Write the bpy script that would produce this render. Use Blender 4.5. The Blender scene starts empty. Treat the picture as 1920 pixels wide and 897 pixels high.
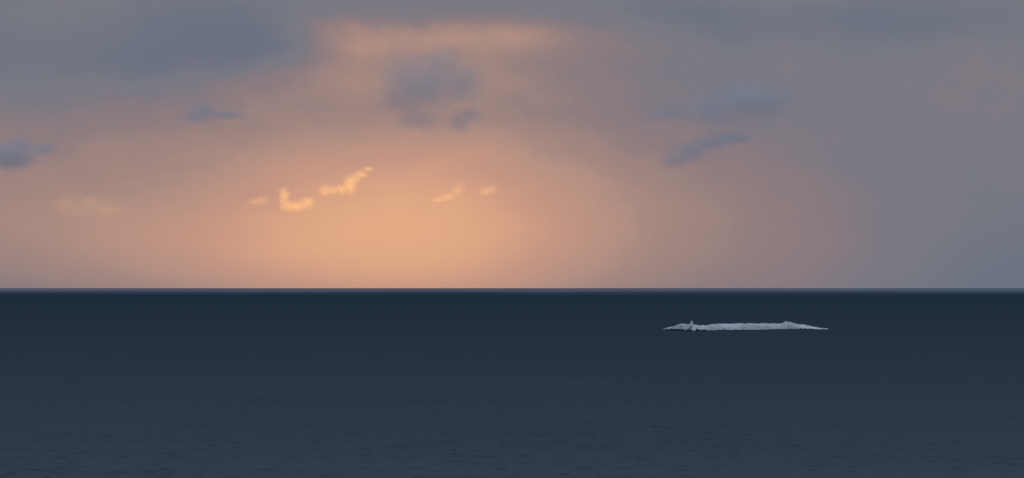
import bpy, bmesh, math, random
import numpy as np
from mathutils import Vector, noise

# ------------------------------------------------------------------ camera
scene = bpy.context.scene
CAM_H = 20.0                 # metres above the sea (a low headland)
F = 11000.0                  # focal length in pixels of the 1920 px wide frame
EARTH = 6371000.0
LEVEL_Y = 513.0              # picture row of the true (level) horizon

cam_data = bpy.data.cameras.new('camera')
cam = bpy.data.objects.new('camera', cam_data)
scene.collection.objects.link(cam)
scene.camera = cam
cam_data.sensor_width = 36.0
cam_data.lens = 36.0 * F / 1920.0
cam_data.clip_start = 1.0
cam_data.clip_end = 400000.0
cam.location = (0, 0, CAM_H)
cam.rotation_euler = (math.radians(90) + (LEVEL_Y - 448.5) / F, 0, 0)

# ------------------------------------------------------------------ light: sun just below the horizon, broken deck of cloud
SUN_EL = math.radians(-1.0)
SUN_AZ = math.radians(-1.1)          # measured from +Y towards +X


def lin(c):
    out = []
    for v in c:
        v /= 255.0
        out.append(v / 12.92 if v <= 0.04045 else ((v + 0.055) / 1.055) ** 2.4)
    return tuple(out)


class Nodes:
    """Small helper for building shader node maths."""

    def __init__(self, tree):
        self.t = tree

    def new(self, kind, **props):
        n = self.t.nodes.new(kind)
        for k, v in props.items():
            setattr(n, k, v)
        return n

    def put(self, sock, v):
        if isinstance(v, bpy.types.NodeSocket):
            self.t.links.new(v, sock)
        else:
            sock.default_value = v

    def m(self, op, a, b=None, c=None, clamp=False):
        n = self.new('ShaderNodeMath', operation=op)
        n.use_clamp = clamp
        for i, v in enumerate((a, b, c)):
            if v is not None:
                self.put(n.inputs[i], v)
        return n.outputs[0]

    def v(self, op, a, b=None, out=0):
        n = self.new('ShaderNodeVectorMath', operation=op)
        self.put(n.inputs[0], a)
        if b is not None:
            self.put(n.inputs[3 if op == 'SCALE' else 1], b)
        return n.outputs[out]

    def xyz(self, x, y, z):
        n = self.new('ShaderNodeCombineXYZ')
        for i, v in enumerate((x, y, z)):
            self.put(n.inputs[i], v)
        return n.outputs[0]

    def noise(self, vec, scale, detail=4.0, rough=0.55, color=False):
        n = self.new('ShaderNodeTexNoise')
        self.put(n.inputs['Vector'], vec)
        n.inputs['Scale'].default_value = scale
        n.inputs['Detail'].default_value = detail
        n.inputs['Roughness'].default_value = rough
        return n.outputs['Color' if color else 'Fac']

    def ramp(self, fac, stops, interp='LINEAR'):
        n = self.new('ShaderNodeValToRGB')
        n.color_ramp.interpolation = interp
        el = n.color_ramp.elements
        while len(el) < len(stops):
            el.new(0.5)
        for e, (p, c) in zip(el, stops):
            e.position = p
            e.color = (*c, 1.0)
        self.put(n.inputs['Fac'], fac)
        return n.outputs['Color']

    def maprange(self, v, a, b, c, d, kind='SMOOTHSTEP'):
        n = self.new('ShaderNodeMapRange', interpolation_type=kind)
        for i, q in enumerate((v, a, b, c, d)):
            self.put(n.inputs[i], q)
        return n.outputs[0]


world = bpy.data.worlds.new('World')
scene.world = world
world.use_nodes = True
wt = world.node_tree
wt.nodes.clear()
W = Nodes(wt)
direction = W.new('ShaderNodeTexCoord').outputs['Generated']
sep = W.new('ShaderNodeSeparateXYZ')
W.put(sep.inputs[0], direction)
# compass angle and elevation, in thousandths of a degree-like units (1 unit = 1/110 radian)
az = W.m('MULTIPLY', W.m('ARCTAN2', sep.outputs[0], sep.outputs[1]), 110.0)
el = W.m('MULTIPLY', W.m('ARCSINE', sep.outputs[2]), 110.0)
flat = W.xyz(az, W.m('MULTIPLY', el, 1.6), 0.0)
# ragged cloud edges: the cloud field is bent by two octaves of noise
warp_on = W.maprange(el, 0.8, 3.2, 0.12, 1.0)
w1 = W.v('SUBTRACT', W.noise(flat, 0.6, 7.0, 0.62, color=True), (0.5, 0.5, 0.5))
w1 = W.v('SCALE', w1, W.m('MULTIPLY', warp_on, 1.15))
ws = W.new('ShaderNodeSeparateXYZ')
W.put(ws.inputs[0], w1)
u = W.m('ADD', az, ws.outputs[0])
v = W.m('MULTIPLY_ADD', ws.outputs[1], 0.55, el)
# how strongly the afterglow lights the cloud deck, as broad lobes of sky
LOBES = [(0.130, 1863, 190, 304, 190), (-0.071, 1666, 291, 167, 107), (-0.099, 1385, 184, 240, 98),
         (0.089, 1480, 44, 100, 115), (0.103, 1525, 588, 199, 304), (0.194, 647, 77, 97, 53),
         (0.287, 733, 140, 321, 52), (-0.100, 812, 110, 209, 130), (-0.300, 460, 82, 200, 58),
         (-0.190, 1305, 48, 668, 52), (-0.070, 376, 358, 279, 80), (0.290, 1045, 403, 532, 363),
         (0.470, 872, 66, 350, 43), (0.160, 59, 274, 459, 261), (0.270, 670, 400, 360, 275),
         (0.245, 622, 436, 901, 205), (-0.152, 1437, 628, 2016, 343), (-0.166, 235, 124, 603, 80),
         (0.200, 249, 428, 975, 164), (0.030, 859, 279, 140, 528),
         (0.090, 640, 520, 800, 110)]
g = 0.13
for a, cx, cy, sx, sy in LOBES:
    cu, cv, su, sv = (cx - 960) / 100.0, (LEVEL_Y - cy) / 100.0, sx / 100.0, sy / 100.0
    du = W.m('MULTIPLY_ADD', u, 1 / su, -cu / su)
    dv = W.m('MULTIPLY_ADD', v, 1 / sv, -cv / sv)
    q = W.m('MULTIPLY_ADD', du, du, W.m('MULTIPLY', dv, dv))
    g = W.m('MULTIPLY_ADD', W.m('POWER', math.exp(-1), q), a, g)
# soft streaky texture of the deck
streak = W.noise(W.xyz(W.m('MULTIPLY', az, 0.55), W.m('MULTIPLY', el, 1.7), 4.0), 1.1, 5.0, 0.55)
soft = W.noise(flat, 1.1, 6.0, 0.55)
tex = W.m('ADD', W.m('MULTIPLY_ADD', streak, 0.11, -0.055), W.m('MULTIPLY_ADD', soft, 0.13, -0.065))
g = W.m('ADD', g, W.m('MULTIPLY', tex, W.maprange(el, 0.3, 3.0, 0.3, 1.0)))
deck = W.ramp(g, [(0.0, lin((106, 114, 132))), (0.15, lin((116, 121, 132))), (0.30, lin((130, 123, 131))),
                  (0.45, lin((150, 130, 129))), (0.60, lin((175, 143, 132))), (0.80, lin((208, 158, 134))),
                  (1.0, lin((233, 177, 136)))], 'CARDINAL')
# deck overhead, out of view, brightened and cooled to light foam and sea
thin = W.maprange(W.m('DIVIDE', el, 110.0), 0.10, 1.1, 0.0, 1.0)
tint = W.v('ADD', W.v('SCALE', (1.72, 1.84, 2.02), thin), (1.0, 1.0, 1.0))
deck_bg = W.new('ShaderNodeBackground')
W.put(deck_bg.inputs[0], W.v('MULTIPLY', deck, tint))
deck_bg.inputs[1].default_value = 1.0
sky = W.new('ShaderNodeTexSky', sky_type='NISHITA', sun_disc=False,
            sun_elevation=SUN_EL, sun_rotation=SUN_AZ)
sky_bg = W.new('ShaderNodeBackground')
W.put(sky_bg.inputs[0], sky.outputs[0])
sky_bg.inputs[1].default_value = 0.1
both = W.new('ShaderNodeMixShader')
both.inputs[0].default_value = 0.04          # open sky seen through gaps of the deck
W.put(both.inputs[1], deck_bg.outputs[0])
W.put(both.inputs[2], sky_bg.outputs[0])
W.put(W.new('ShaderNodeOutputWorld').inputs['Surface'], both.outputs[0])

sun_data = bpy.data.lights.new('sun', 'SUN')
sun = bpy.data.objects.new('sun', sun_data)
scene.collection.objects.link(sun)
sun_data.energy = 3.5
sun_data.angle = math.radians(0.5)
sun_data.color = (1.0, 0.46, 0.01)
to_sun = Vector((math.sin(SUN_AZ) * math.cos(SUN_EL), math.cos(SUN_AZ) * math.cos(SUN_EL), math.sin(SUN_EL)))
sun.rotation_euler = to_sun.to_track_quat('Z', 'Y').to_euler()
sun.location = (0, 0, 200)

scene.view_settings.view_transform = 'Standard'
scene.view_settings.look = 'None'
scene.view_settings.exposure = 0.0
scene.view_settings.gamma = 1.0
scene.view_settings.use_curve_mapping = False
scene.render.engine = 'CYCLES'
scene.cycles.use_denoising = True
scene.cycles.max_bounces = 6
scene.cycles.volume_bounces = 3
scene.cycles.volume_max_steps = 256


def mat(name):
    m = bpy.data.materials.new(name)
    m.use_nodes = True
    m.node_tree.nodes.clear()
    return m, Nodes(m.node_tree)


def link(name, mesh, material=None, parent=None, smooth=True):
    o = bpy.data.objects.new(name, mesh)
    scene.collection.objects.link(o)
    if material:
        mesh.materials.append(material)
    o.parent = parent
    if smooth and len(mesh.polygons):
        mesh.polygons.foreach_set('use_smooth', np.ones(len(mesh.polygons), dtype=bool))
    return o


# ------------------------------------------------------------------ the sea: one curved sheet out past the horizon
rng = np.random.default_rng(11)


def sea_level(x, y):
    return -(x * x + y * y) / (2 * EARTH)


WAVES = []
for lam, n, steep in ((58, 5, 0.009), (31, 7, 0.010), (17, 9, 0.010), (9.5, 12, 0.012), (5.6, 16, 0.016),
                      (3.5, 20, 0.02), (2.3, 20, 0.02)):
    for _ in range(n):
        L = lam * rng.uniform(0.75, 1.3)
        th = rng.normal(-0.2, 0.55 if lam > 12 else 0.8)                   # travelling roughly along the line of sight
        k = 2 * math.pi / L
        WAVES.append((L, k * math.sin(th), -k * math.cos(th), rng.uniform(0, 6.283), steep / k * math.sqrt(2.0 / n) * rng.uniform(0.6, 1.4), th))


CHOP = []
for _ in range(44):
    L = rng.uniform(1.5, 3.8)
    th = rng.normal(-0.1, 0.6)
    CHOP.append((2 * math.pi / L * math.sin(th), -2 * math.pi / L * math.cos(th), rng.uniform(0, 6.283)))


def wave_shape(x, y, spacing):
    """Sum of sharpened travelling waves; short ones drop out where the grid cannot hold them."""
    z = np.zeros_like(x)
    ox = np.zeros_like(x)
    oy = np.zeros_like(x)
    gust = 0.55 + 0.45 * np.sin(x * 0.031 + 1.7 * np.sin(y * 0.011)) * np.sin(y * 0.017 + 2.1 * np.sin(x * 0.013 + 1.0))
    for L, kx, ky, ph, amp, th in WAVES:
        fade = np.clip((L / spacing - 1.95) / 2.5, 0, 1)
        if fade.max() <= 0:
            continue
        a = amp * fade * (gust if L < 12 else 1.0)
        p = kx * x + ky * y + ph
        z += a * np.sin(p)
        k = math.hypot(kx, ky)
        c = a * np.cos(p) * 1.0
        ox -= c * kx / k * -1.0
        oy -= c * ky / k * -1.0
    # scattered steep wavelets: only the highest groups of the chop stand up
    f = np.zeros_like(x)
    for kx, ky, ph in CHOP:
        f += np.cos(kx * x + ky * y + ph)
    f *= math.sqrt(2.0 / len(CHOP))
    peak = np.maximum(0.0, f * (0.7 + 0.6 * gust) - 1.95)
    z += 0.13 * np.tanh(peak * 2.4) * np.clip((3.0 / spacing - 1.3) / 1.6, 0, 1)
    return z, ox, oy


radii = [4.0]
while radii[-1] < 140000.0:
    r = radii[-1]
    if r < 430:
        s = max(2.0, r * 0.06)
    elif r < 1500:
        s = r * 0.0009
    elif r < 18000:
        s = r * (0.0009 + 0.0035 * min(1.0, (r - 1500) / 1500))
    else:
        s = min(r * 0.06, 6000.0)
    radii.append(r + s)
radii = np.array(radii)
half = math.radians(6.3)
inner = np.linspace(-half, half, 561)
outer = [half]
step = inner[1] - inner[0]
while outer[-1] < math.pi:
    step *= 1.22
    outer.append(min(math.pi, outer[-1] + min(step, 0.25)))
outer = np.array(outer[1:])
angles = np.concatenate([-outer[::-1][1:], inner, outer])        # one full turn, closed below
A, Rr = np.meshgrid(angles, radii)
X, Y = Rr * np.sin(A), Rr * np.cos(A)
col_w = np.gradient(angles)
row_w = np.gradient(radii)
spacing = np.maximum(col_w[None, :] * Rr, row_w[:, None])
Z, OX, OY = wave_shape(X, Y, spacing)
verts = np.stack([X + OX, Y + OY, sea_level(X, Y) + Z], axis=-1)
nr, nc = A.shape
idx = np.arange(nr * nc).reshape(nr, nc)
q = np.stack([idx[:-1, :], np.roll(idx, -1, 1)[:-1, :], np.roll(idx, -1, 1)[1:, :], idx[1:, :]], axis=-1).reshape(-1, 4)
q = q[:, ::-1]
pole = nr * nc
allv = np.concatenate([verts.reshape(-1, 3), [[0.0, 0.0, 0.0]]])
tri = np.stack([idx[0], np.full(nc, pole), np.roll(idx[0], -1)], axis=-1)
tri = tri[:, ::-1]
me = bpy.data.meshes.new('sea')
me.vertices.add(len(allv))
me.vertices.foreach_set('co', allv.astype(np.float32).ravel())
loops = np.concatenate([q.ravel(), tri.ravel()])
me.loops.add(len(loops))
me.loops.foreach_set('vertex_index', loops.astype(np.int32))
me.polygons.add(len(q) + len(tri))
starts = np.concatenate([np.arange(len(q)) * 4, len(q) * 4 + np.arange(len(tri)) * 3])
me.polygons.foreach_set('loop_start', starts.astype(np.int32))
me.update(calc_edges=True)
me.validate()

sea_mat, S = mat('sea_water')
pos = S.new('ShaderNodeNewGeometry').outputs['Position']
bs = S.new('ShaderNodeBsdfPrincipled')
bs.inputs['IOR'].default_value = 1.333
bs.inputs['Specular IOR Level'].default_value = 0.32
psep = S.new('ShaderNodeSeparateXYZ')
S.put(psep.inputs[0], pos)
dist = S.v('LENGTH', pos, out=1)
# wind state of the surface: ruffled water far out, a calm slick beyond it along the horizon
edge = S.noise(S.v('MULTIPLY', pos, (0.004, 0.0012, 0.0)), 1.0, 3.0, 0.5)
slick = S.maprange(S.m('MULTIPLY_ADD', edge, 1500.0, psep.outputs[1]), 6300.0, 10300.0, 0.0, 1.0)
ruffle = S.maprange(S.m('LOGARITHM', dist, 10.0), 2.74, 3.70, 0.50, 1.0, 'LINEAR')
rmix = S.new('ShaderNodeMix', data_type='FLOAT')
S.put(rmix.inputs[0], slick)
S.put(rmix.inputs[2], ruffle)
rmix.inputs[3].default_value = 0.36
S.put(bs.inputs['Roughness'], rmix.outputs[0])
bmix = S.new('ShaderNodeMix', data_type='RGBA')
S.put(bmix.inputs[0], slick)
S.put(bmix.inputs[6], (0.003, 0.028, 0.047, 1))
S.put(bmix.inputs[7], (0.020, 0.075, 0.140, 1))     # paler blue painted into the slick, standing in for cool sky reflection
S.put(bs.inputs['Base Color'], bmix.outputs[2])
# capillary ripples
rip = S.noise(S.v('MULTIPLY', pos, (1.0, 0.6, 1.0)), 1.9, 3.0, 0.6)
bump = S.new('ShaderNodeBump')
bump.inputs['Strength'].default_value = 0.9
bump.inputs['Distance'].default_value = 0.12
S.put(bump.inputs['Height'], rip)
S.put(bs.inputs['Normal'], bump.outputs[0])
S.put(S.new('ShaderNodeOutputMaterial').inputs['Surface'], bs.outputs[0])
sea = link('sea', me, sea_mat)
sea['kind'] = 'structure'
sea['label'] = 'dark slate blue open sea with small wavelets out to the horizon'

# ------------------------------------------------------------------ the breaking wave
FOAM_D = 2115.0


def foam_x(zx):
    """position along the wave (m) from the enlarged outline's column"""
    return (1220 + zx / 5.333 - 960) / F * (FOAM_D + toe_y(zx))


PX = FOAM_D / F
TOP = [(130, 198), (180, 184), (250, 171), (280, 153), (330, 156), (385, 160), (440, 158), (480, 166), (560, 166),
       (600, 156), (640, 156), (690, 148), (760, 151), (850, 149), (910, 144), (1000, 149), (1150, 146), (1300, 147),
       (1340, 136), (1355, 127), (1400, 134), (1450, 148), (1480, 155), (1560, 163), (1640, 181), (1720, 193), (1775, 199), (1820, 200)]
BOT = [(130, 203), (250, 208), (420, 214), (560, 213), (700, 210), (900, 210), (1100, 206), (1300, 203), (1500, 198), (1760, 199), (1820, 200)]
tx, ty = np.array(TOP).T
bx_, by_ = np.array(BOT).T


def toe_y(zx):
    """the wave runs obliquely: its left end lies nearer than its right end"""
    return -(np.interp(zx, bx_, by_) - 206) / 5.333 / F * FOAM_D ** 2 / CAM_H


x0, x1 = foam_x(125), foam_x(1815)
wave_cx = 0.5 * (x0 + x1)
root = bpy.data.objects.new('breaking_wave', None)
scene.collection.objects.link(root)
base_z = float(sea_level(wave_cx, FOAM_D))
root.location = (wave_cx, FOAM_D, base_z)
root['label'] = 'long white breaking wave rolling across the dark sea below the horizon'
root['category'] = 'wave'

foam_mat, S = mat('sea_foam')
fb = S.new('ShaderNodeBsdfPrincipled')
co = S.new('ShaderNodeTexCoord').outputs['Object']
fn = S.noise(co, 1.6, 5.0, 0.65)
S.put(fb.inputs['Base Color'], S.ramp(fn, [(0.28, (0.74, 0.75, 0.78)), (0.48, (0.84, 0.85, 0.87)), (0.8, (0.92, 0.92, 0.93))]))
fb.inputs['Roughness'].default_value = 0.9
fb.inputs['Specular IOR Level'].default_value = 0.2
S.put(S.new('ShaderNodeOutputMaterial').inputs['Surface'], fb.outputs[0])


def fract(x, y, z, octaves=4):
    return noise.fractal(Vector((x, y, z)), 0.6, 2.1, octaves)


def ht_at(zx):
    return max(0.0, (np.interp(zx, bx_, by_) - np.interp(zx, tx, ty)) / 5.333 * PX)


# foam crest: a tumbling bank of white water, steep to the viewer, trailing off behind
nx, ny = 800, 40
fv, fq, wv, wq = [], [], [], []
for i in range(nx):
    t = i / (nx - 1)
    zx = 150 + 1625 * t
    x = float(foam_x(zx))
    ht = max(0.0, (np.interp(zx, bx_, by_) - np.interp(zx, tx, ty)) / 5.333 * PX)
    near = toe_y(zx)
    for j in range(ny):
        s = j / (ny - 1)
        depth = -2.6 + 9.0 * s
        # 0 at the toe, 1 at the crest (s = .32), down again behind
        prof = math.sin(min(1.0, s / 0.32) * math.pi / 2) ** 0.8 if s < 0.32 else math.cos((s - 0.32) / 0.68 * math.pi / 2) ** 1.4
        n1 = fract(x * 0.55, depth * 0.7, 1.3)
        n2 = fract(x * 2.2, depth * 2.0, 7.7)
        n3 = fract(x * 4.5, depth * 4.0, 3.1, 3)
        z = ht * prof * (1 + 0.07 * n1 + 0.10 * n2) + prof * (0.08 * n1 + 0.14 * n2 + 0.04 * n3) * min(1.0, ht)
        z -= 0.55 * (1 - prof) ** 3
        dy = 0.45 * n1 + 0.22 * n2 + 0.08 * n3
        wv.append((x - wave_cx, depth * 0.93 + 0.25 + near, ht * prof * 0.86 - 0.12 - 0.55 * (1 - prof) ** 3))
        fv.append((x - wave_cx + 0.15 * n2, depth + dy + near, z))
for i in range(nx - 1):
    zx = 150 + 1625 * (i + 0.5) / (nx - 1)
    thin = max(0.0, 1 - (zx - 125) / 560.0)                  # lacy at the left end
    thin_r = max(0.0, 1 - (1815 - zx) / 160.0)
    for j in range(ny - 1):
        wq.append((i * ny + j, (i + 1) * ny + j, (i + 1) * ny + j + 1, i * ny + j + 1))
        s = (j + 0.5) / (ny - 1)
        x = x0 + (x1 - x0) * (i + 0.5) / (nx - 1)
        low = max(0.0, 1 - s / 0.26)
        hole = fract(x * 0.9, s * 12.0, 20.0, 5)
        hem = -0.02 + 0.25 * thin + 0.22 * fract(x * 0.7, 5.0, 2.0, 5)          # ragged lower hem, dark wave face below it
        if s < 0.25 and fv[i * ny + j][2] < min(hem, 0.4 * ht_at(zx)):
            continue
        if hole > 0.95 - 0.62 * thin * (0.35 + low) - 0.3 * thin_r - 0.10 * low:
            continue
        fq.append((i * ny + j, (i + 1) * ny + j, (i + 1) * ny + j + 1, i * ny + j + 1))
fm = bpy.data.meshes.new('foam_crest')
fm.from_pydata(fv, [], fq)
fm.update()
crest = link('foam_crest', fm, foam_mat, root)
wm = bpy.data.meshes.new('wave_face')
wm.from_pydata(wv, [], wq)
wm.update()
face = link('wave_face', wm, sea_mat, root)
face['label'] = 'dark unbroken water showing under the ragged foam'



def plume(zx, base_px, top_px, width, lean, seed):
    """an upward burst of white water standing on the crest"""
    bm = bmesh.new()
    bmesh.ops.create_icosphere(bm, subdivisions=4, radius=1.0)
    h = (base_px - top_px) / 5.333 * PX
    for vtx in bm.verts:
        c = vtx.co
        t = (c.z + 1) / 2
        n = fract(c.x * 1.5 + seed, c.y * 1.5, c.z * 1.8, 4)
        rad = width * (1.0 - 0.78 * t) * (1 + 0.45 * n)
        vtx.co = Vector((c.x * rad + lean * t * t, c.y * rad * 1.1, t * h * (1 + 0.12 * n)))
    m = bpy.data.meshes.new('splash_plume')
    bm.to_mesh(m)
    bm.free()
    o = link('splash_plume', m, foam_mat, root)
    o.location = (foam_x(zx) - wave_cx, 0.6 + toe_y(zx), (np.interp(zx, bx_, by_) - base_px) / 5.333 * PX)
    return o


p = plume(414, 190, 124, 1.5, -0.25, 3.0)
p['label'] = 'pointed burst of spray near the left end of the wave'
p = plume(1352, 180, 123, 1.5, -0.15, 9.0)
p['label'] = 'low rounded burst of spray near the right end of the wave'

# spray: thousands of droplets thrown up along the crest, far too small to count
random.seed(5)
sv, sf = [], []
tet = [Vector((1, 1, 1)), Vector((-1, -1, 1)), Vector((-1, 1, -1)), Vector((1, -1, -1))]


def drop(x, y, z, r):
    b = len(sv)
    for c in tet:
        sv.append((x + c.x * r, y + c.y * r, z + c.z * r))
    sf.extend([(b, b + 1, b + 2), (b, b + 3, b + 1), (b, b + 2, b + 3), (b + 1, b + 3, b + 2)])


for _ in range(5200):
    zx = random.uniform(150, 1760)
    ht = (np.interp(zx, bx_, by_) - np.interp(zx, tx, ty)) / 5.333 * PX
    lift_ = random.expovariate(1 / 0.10)
    if fract(zx * 0.03, 2.0, 0.0) < -0.1:
        lift_ *= 0.4
    drop(foam_x(zx) - wave_cx, random.gauss(0.5, 0.7) + toe_y(zx), ht - 0.12 + lift_, random.uniform(0.02, 0.055))
for cx, top, wid, cnt in ((412, 118, 22, 900), (1355, 121, 45, 900)):
    for _ in range(cnt):
        zx = random.gauss(cx, wid * 0.6)
        k = max(0.0, 1 - abs(zx - cx) / (wid * 2))
        z = (np.interp(zx, bx_, by_) - top) / 5.333 * PX * k * random.uniform(0.7, 1.08)
        drop(foam_x(zx) - wave_cx, random.gauss(0.6, 0.5) + toe_y(zx), z, random.uniform(0.02, 0.06))
sm = bpy.data.meshes.new('spray')
sm.from_pydata(sv, [], sf)
sm.update()
spray = link('spray', sm, foam_mat, root, smooth=False)
spray['kind'] = 'stuff'


# loose rafts of foam on the water around the broken left end
def raft(zx, py, length, seed):
    bm = bmesh.new()
    n = 40
    ring_o, ring_i = [], []
    for k in range(n):
        a = 2 * math.pi * k / n
        w = 1 + 0.4 * fract(math.cos(a) * 1.3 + seed, math.sin(a) * 1.3, seed, 4)
        ring_o.append(bm.verts.new((math.cos(a) * length * 0.5 * w, math.sin(a) * length * 0.42 * w, -0.2)))
        ring_i.append(bm.verts.new((math.cos(a) * length * 0.46 * w, math.sin(a) * length * 0.38 * w,
                                    0.1 + 0.06 * fract(k * 0.7, seed, 2.0, 3))))
    for k in range(n):
        bm.faces.new((ring_o[k], ring_o[(k + 1) % n], ring_i[(k + 1) % n], ring_i[k]))
    top = bm.verts.new((0, 0, 0.22))
    for k in range(n):
        bm.faces.new((ring_i[k], ring_i[(k + 1) % n], top))
    m = bpy.data.meshes.new('foam_patch')
    bm.to_mesh(m)
    bm.free()
    o = link('foam_patch', m, foam_mat, root)
    o.location = (foam_x(zx) - wave_cx, -(py - 206) / 5.333 / F * FOAM_D ** 2 / CAM_H, 0.0)
    return o


for zx, py, ln, sd in ((150, 200, 1.6, 1), (215, 199, 2.2, 2), (300, 206, 2.6, 3), (430, 212, 4.2, 4), (375, 203, 1.7, 5),
                       (540, 212, 2.4, 6), (640, 209, 1.8, 7), (1700, 193, 2.6, 8), (1765, 196, 1.8, 9)):
    raft(zx, py, ln, sd * 3.7)


# ------------------------------------------------------------------ clouds: soft bodies of vapour
def at(px, py, d):
    """point at distance d along the line through a spot of the photograph, above the curved sea"""
    return Vector(((px - 960) / F * d, d, CAM_H + (LEVEL_Y - py) / F * d))


def cloud(name, label, group, d, lumps, depth, tau, wisp, detail, aniso=0.3, albedo=(0.97, 0.97, 0.98), soft_edge=1.0, grow=1.65):
    """lumps: (px, py, half width px, half height px) in the photograph; depth: half thickness as a share of the width"""
    unit = d / F                                            # metres per photograph pixel at that distance
    cpx = sum(l[0] for l in lumps) / len(lumps)
    cpy = sum(l[1] for l in lumps) / len(lumps)
    origin = at(cpx, cpy, d)
    bm = bmesh.new()
    locs = []
    for px, py, hw, hh in lumps:
        c = Vector(((px - cpx) * unit, random.uniform(-0.2, 0.2) * hw * unit, (cpy - py) * unit))
        rad = Vector((hw * unit, max(hw, hh) * depth * unit, hh * unit)) * grow
        locs.append((c, rad))
        res = bmesh.ops.create_icosphere(bm, subdivisions=3, radius=1.0)
        for vtx in res['verts']:
            n = 1 + 0.14 * fract(vtx.co.x * 1.4 + px, vtx.co.y * 1.4, vtx.co.z * 1.4 + py, 3)
            vtx.co = Vector((c.x + vtx.co.x * rad.x * n, c.y + vtx.co.y * rad.y * n, c.z + vtx.co.z * rad.z * n))
    m = bpy.data.meshes.new(name)
    bm.to_mesh(m)
    bm.free()
    tmp = bpy.data.objects.new(name + '_hull', m)
    scene.collection.objects.link(tmp)
    rm = tmp.modifiers.new('union', 'REMESH')
    rm.mode = 'VOXEL'
    rm.voxel_size = max(1.0, min(min(r) for _, r in locs) / 3.5)
    dg = bpy.context.evaluated_depsgraph_get()
    hull = bpy.data.meshes.new_from_object(tmp.evaluated_get(dg))
    bpy.data.objects.remove(tmp)
    hull.name = name
    cm, S = mat(name + '_vapour')
    co = S.new('ShaderNodeTexCoord').outputs['Object']
    size = max(r.x for _, r in locs)
    mean = sum(min(r.x, 2 * r.z) for _, r in locs) / len(locs)
    nz = S.noise(co, detail / size, 8.0, 0.68)
    bend = S.v('SCALE', S.v('SUBTRACT', S.noise(co, 1.3 * detail / size, 5.0, 0.62, color=True), (0.5, 0.5, 0.5)), 0.38 * wisp * mean)
    cob = S.v('ADD', co, bend)
    field = None
    for c, r in locs:
        dvec = S.v('MULTIPLY', S.v('SUBTRACT', cob, tuple(c)), (1 / r.x, 1 / r.y, 1 / r.z))
        f = S.m('SUBTRACT', 0.95, S.v('LENGTH', dvec, out=1))
        field = f if field is None else S.m('SMOOTH_MAX', field, f, 0.35)
    field = S.m('ADD', field, S.m('MULTIPLY_ADD', nz, wisp, -0.56 * wisp))
    dens = S.maprange(field, 0.0, soft_edge, 0.0, 1.0)
    vs = S.new('ShaderNodeVolumeScatter')
    vs.inputs['Color'].default_value = (*albedo, 1)
    vs.inputs['Anisotropy'].default_value = aniso
    thick = 2 * max(r.y for _, r in locs)
    S.put(vs.inputs['Density'], S.m('MULTIPLY', dens, tau / thick * 2.6))
    S.put(S.new('ShaderNodeOutputMaterial').inputs['Volume'], vs.outputs[0])
    cm.cycles.volume_step_rate = 0.5
    o = link(name, hull, cm)
    o.location = origin
    o['label'] = label
    o['category'] = 'cloud'
    o['group'] = group
    return o


DARK = 'dark blue grey clouds before the glow'
cloud('dark_cloud', 'broad dusky violet cloud at the centre of the glowing arch', DARK, 12000,
      [(760, 138, 50, 44), (828, 122, 46, 36), (795, 160, 72, 40), (742, 186, 38, 28), (862, 158, 48, 38)], 0.7, 1.25, 1.0, 2.2)
cloud('dark_cloud', 'small dark wisp below the broad violet cloud, left of its twin', DARK, 12000,
      [(785, 226, 38, 17), (770, 215, 22, 14)], 0.8, 0.55, 1.0, 2.2)
cloud('dark_cloud', 'small round dark wisp below the broad violet cloud, right of its twin', DARK, 12000,
      [(862, 228, 25, 20), (880, 215, 24, 14)], 0.8, 0.6, 1.0, 2.2)
cloud('dark_cloud', 'small blue grey cloud at the far left edge of the picture', DARK, 12000,
      [(40, 276, 26, 24), (5, 287, 40, 26), (25, 296, 42, 20), (-40, 284, 40, 22), (84, 281, 24, 12)], 0.7, 1.7, 1.0, 2.2)
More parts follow.
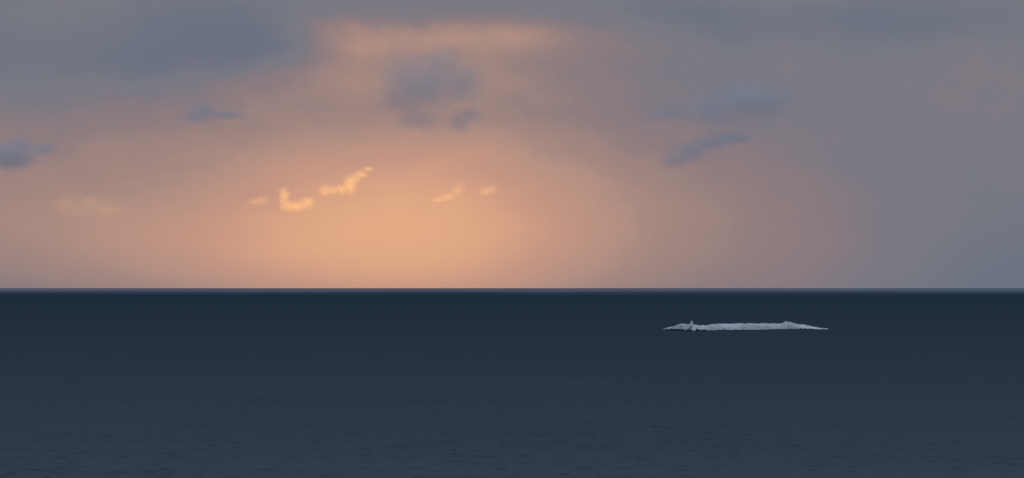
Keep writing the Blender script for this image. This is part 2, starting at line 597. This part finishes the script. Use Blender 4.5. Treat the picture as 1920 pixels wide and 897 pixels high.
cloud('dark_cloud', 'small solitary blue grey cloud above the left of the glow', DARK, 12000,
      [(378, 206, 26, 16), (362, 216, 24, 15), (385, 213, 26, 14), (425, 216, 34, 8)], 0.7, 1.1, 1.0, 2.2)
cloud('dark_cloud', 'slanting blue grey streak of cloud rising to the right', DARK, 12000,
      [(1266, 297, 28, 18), (1292, 282, 32, 18), (1325, 269, 34, 14), (1365, 259, 38, 11)], 0.8, 1.25, 1.0, 2.2)
cloud('dark_cloud', 'wide faint blue grey cloud above the slanting streak', DARK, 12000,
      [(1345, 200, 60, 26), (1400, 185, 70, 34), (1445, 188, 55, 28), (1255, 212, 45, 14)], 0.6, 1.15, 1.0, 2.2)

GOLD = 'golden lit clouds low in the glow'
FAR = 80000
cloud('golden_cloud', 'bright golden hook shaped cloud, the brightest low in the glow', GOLD, FAR,
      [(533, 367, 10, 16), (537, 384, 13, 12), (556, 387, 20, 9), (577, 380, 13, 10)], 0.8, 0.5, 1.3, 3.4, 0.5)
cloud('golden_cloud', 'bright golden cloud with a faint plume rising to its right', GOLD, FAR,
      [(610, 358, 13, 11), (624, 357, 12, 7), (640, 355, 14, 9), (656, 347, 12, 17), (664, 335, 12, 10), (676, 327, 14, 7), (690, 317, 11, 5)], 0.8, 0.45, 1.3, 3.4, 0.5)
cloud('golden_cloud', 'small golden cloud slanting upward, right of the plumed one', GOLD, FAR,
      [(840, 369, 16, 7), (858, 356, 11, 11), (866, 350, 8, 8), (822, 375, 14, 5)], 0.8, 0.24, 1.3, 3.4, 0.5)
cloud('golden_cloud', 'tiny golden cloud, the rightmost of the golden ones', GOLD, FAR,
      [(910, 359, 12, 8), (922, 355, 10, 10)], 0.8, 0.2, 1.3, 3.4, 0.5)
cloud('golden_cloud', 'faint peach cloud just left of the golden hook', GOLD, FAR,
      [(478, 379, 14, 6), (490, 376, 13, 8)], 0.8, 0.16, 1.3, 3.4, 0.5)
cloud('golden_cloud', 'faint salmon cloud low at the left, far from the golden ones', GOLD, FAR,
      [(125, 385, 32, 16), (170, 380, 30, 14), (200, 395, 36, 11), (140, 400, 30, 9)], 0.8, 0.06, 1.3, 3.4, 0.5)
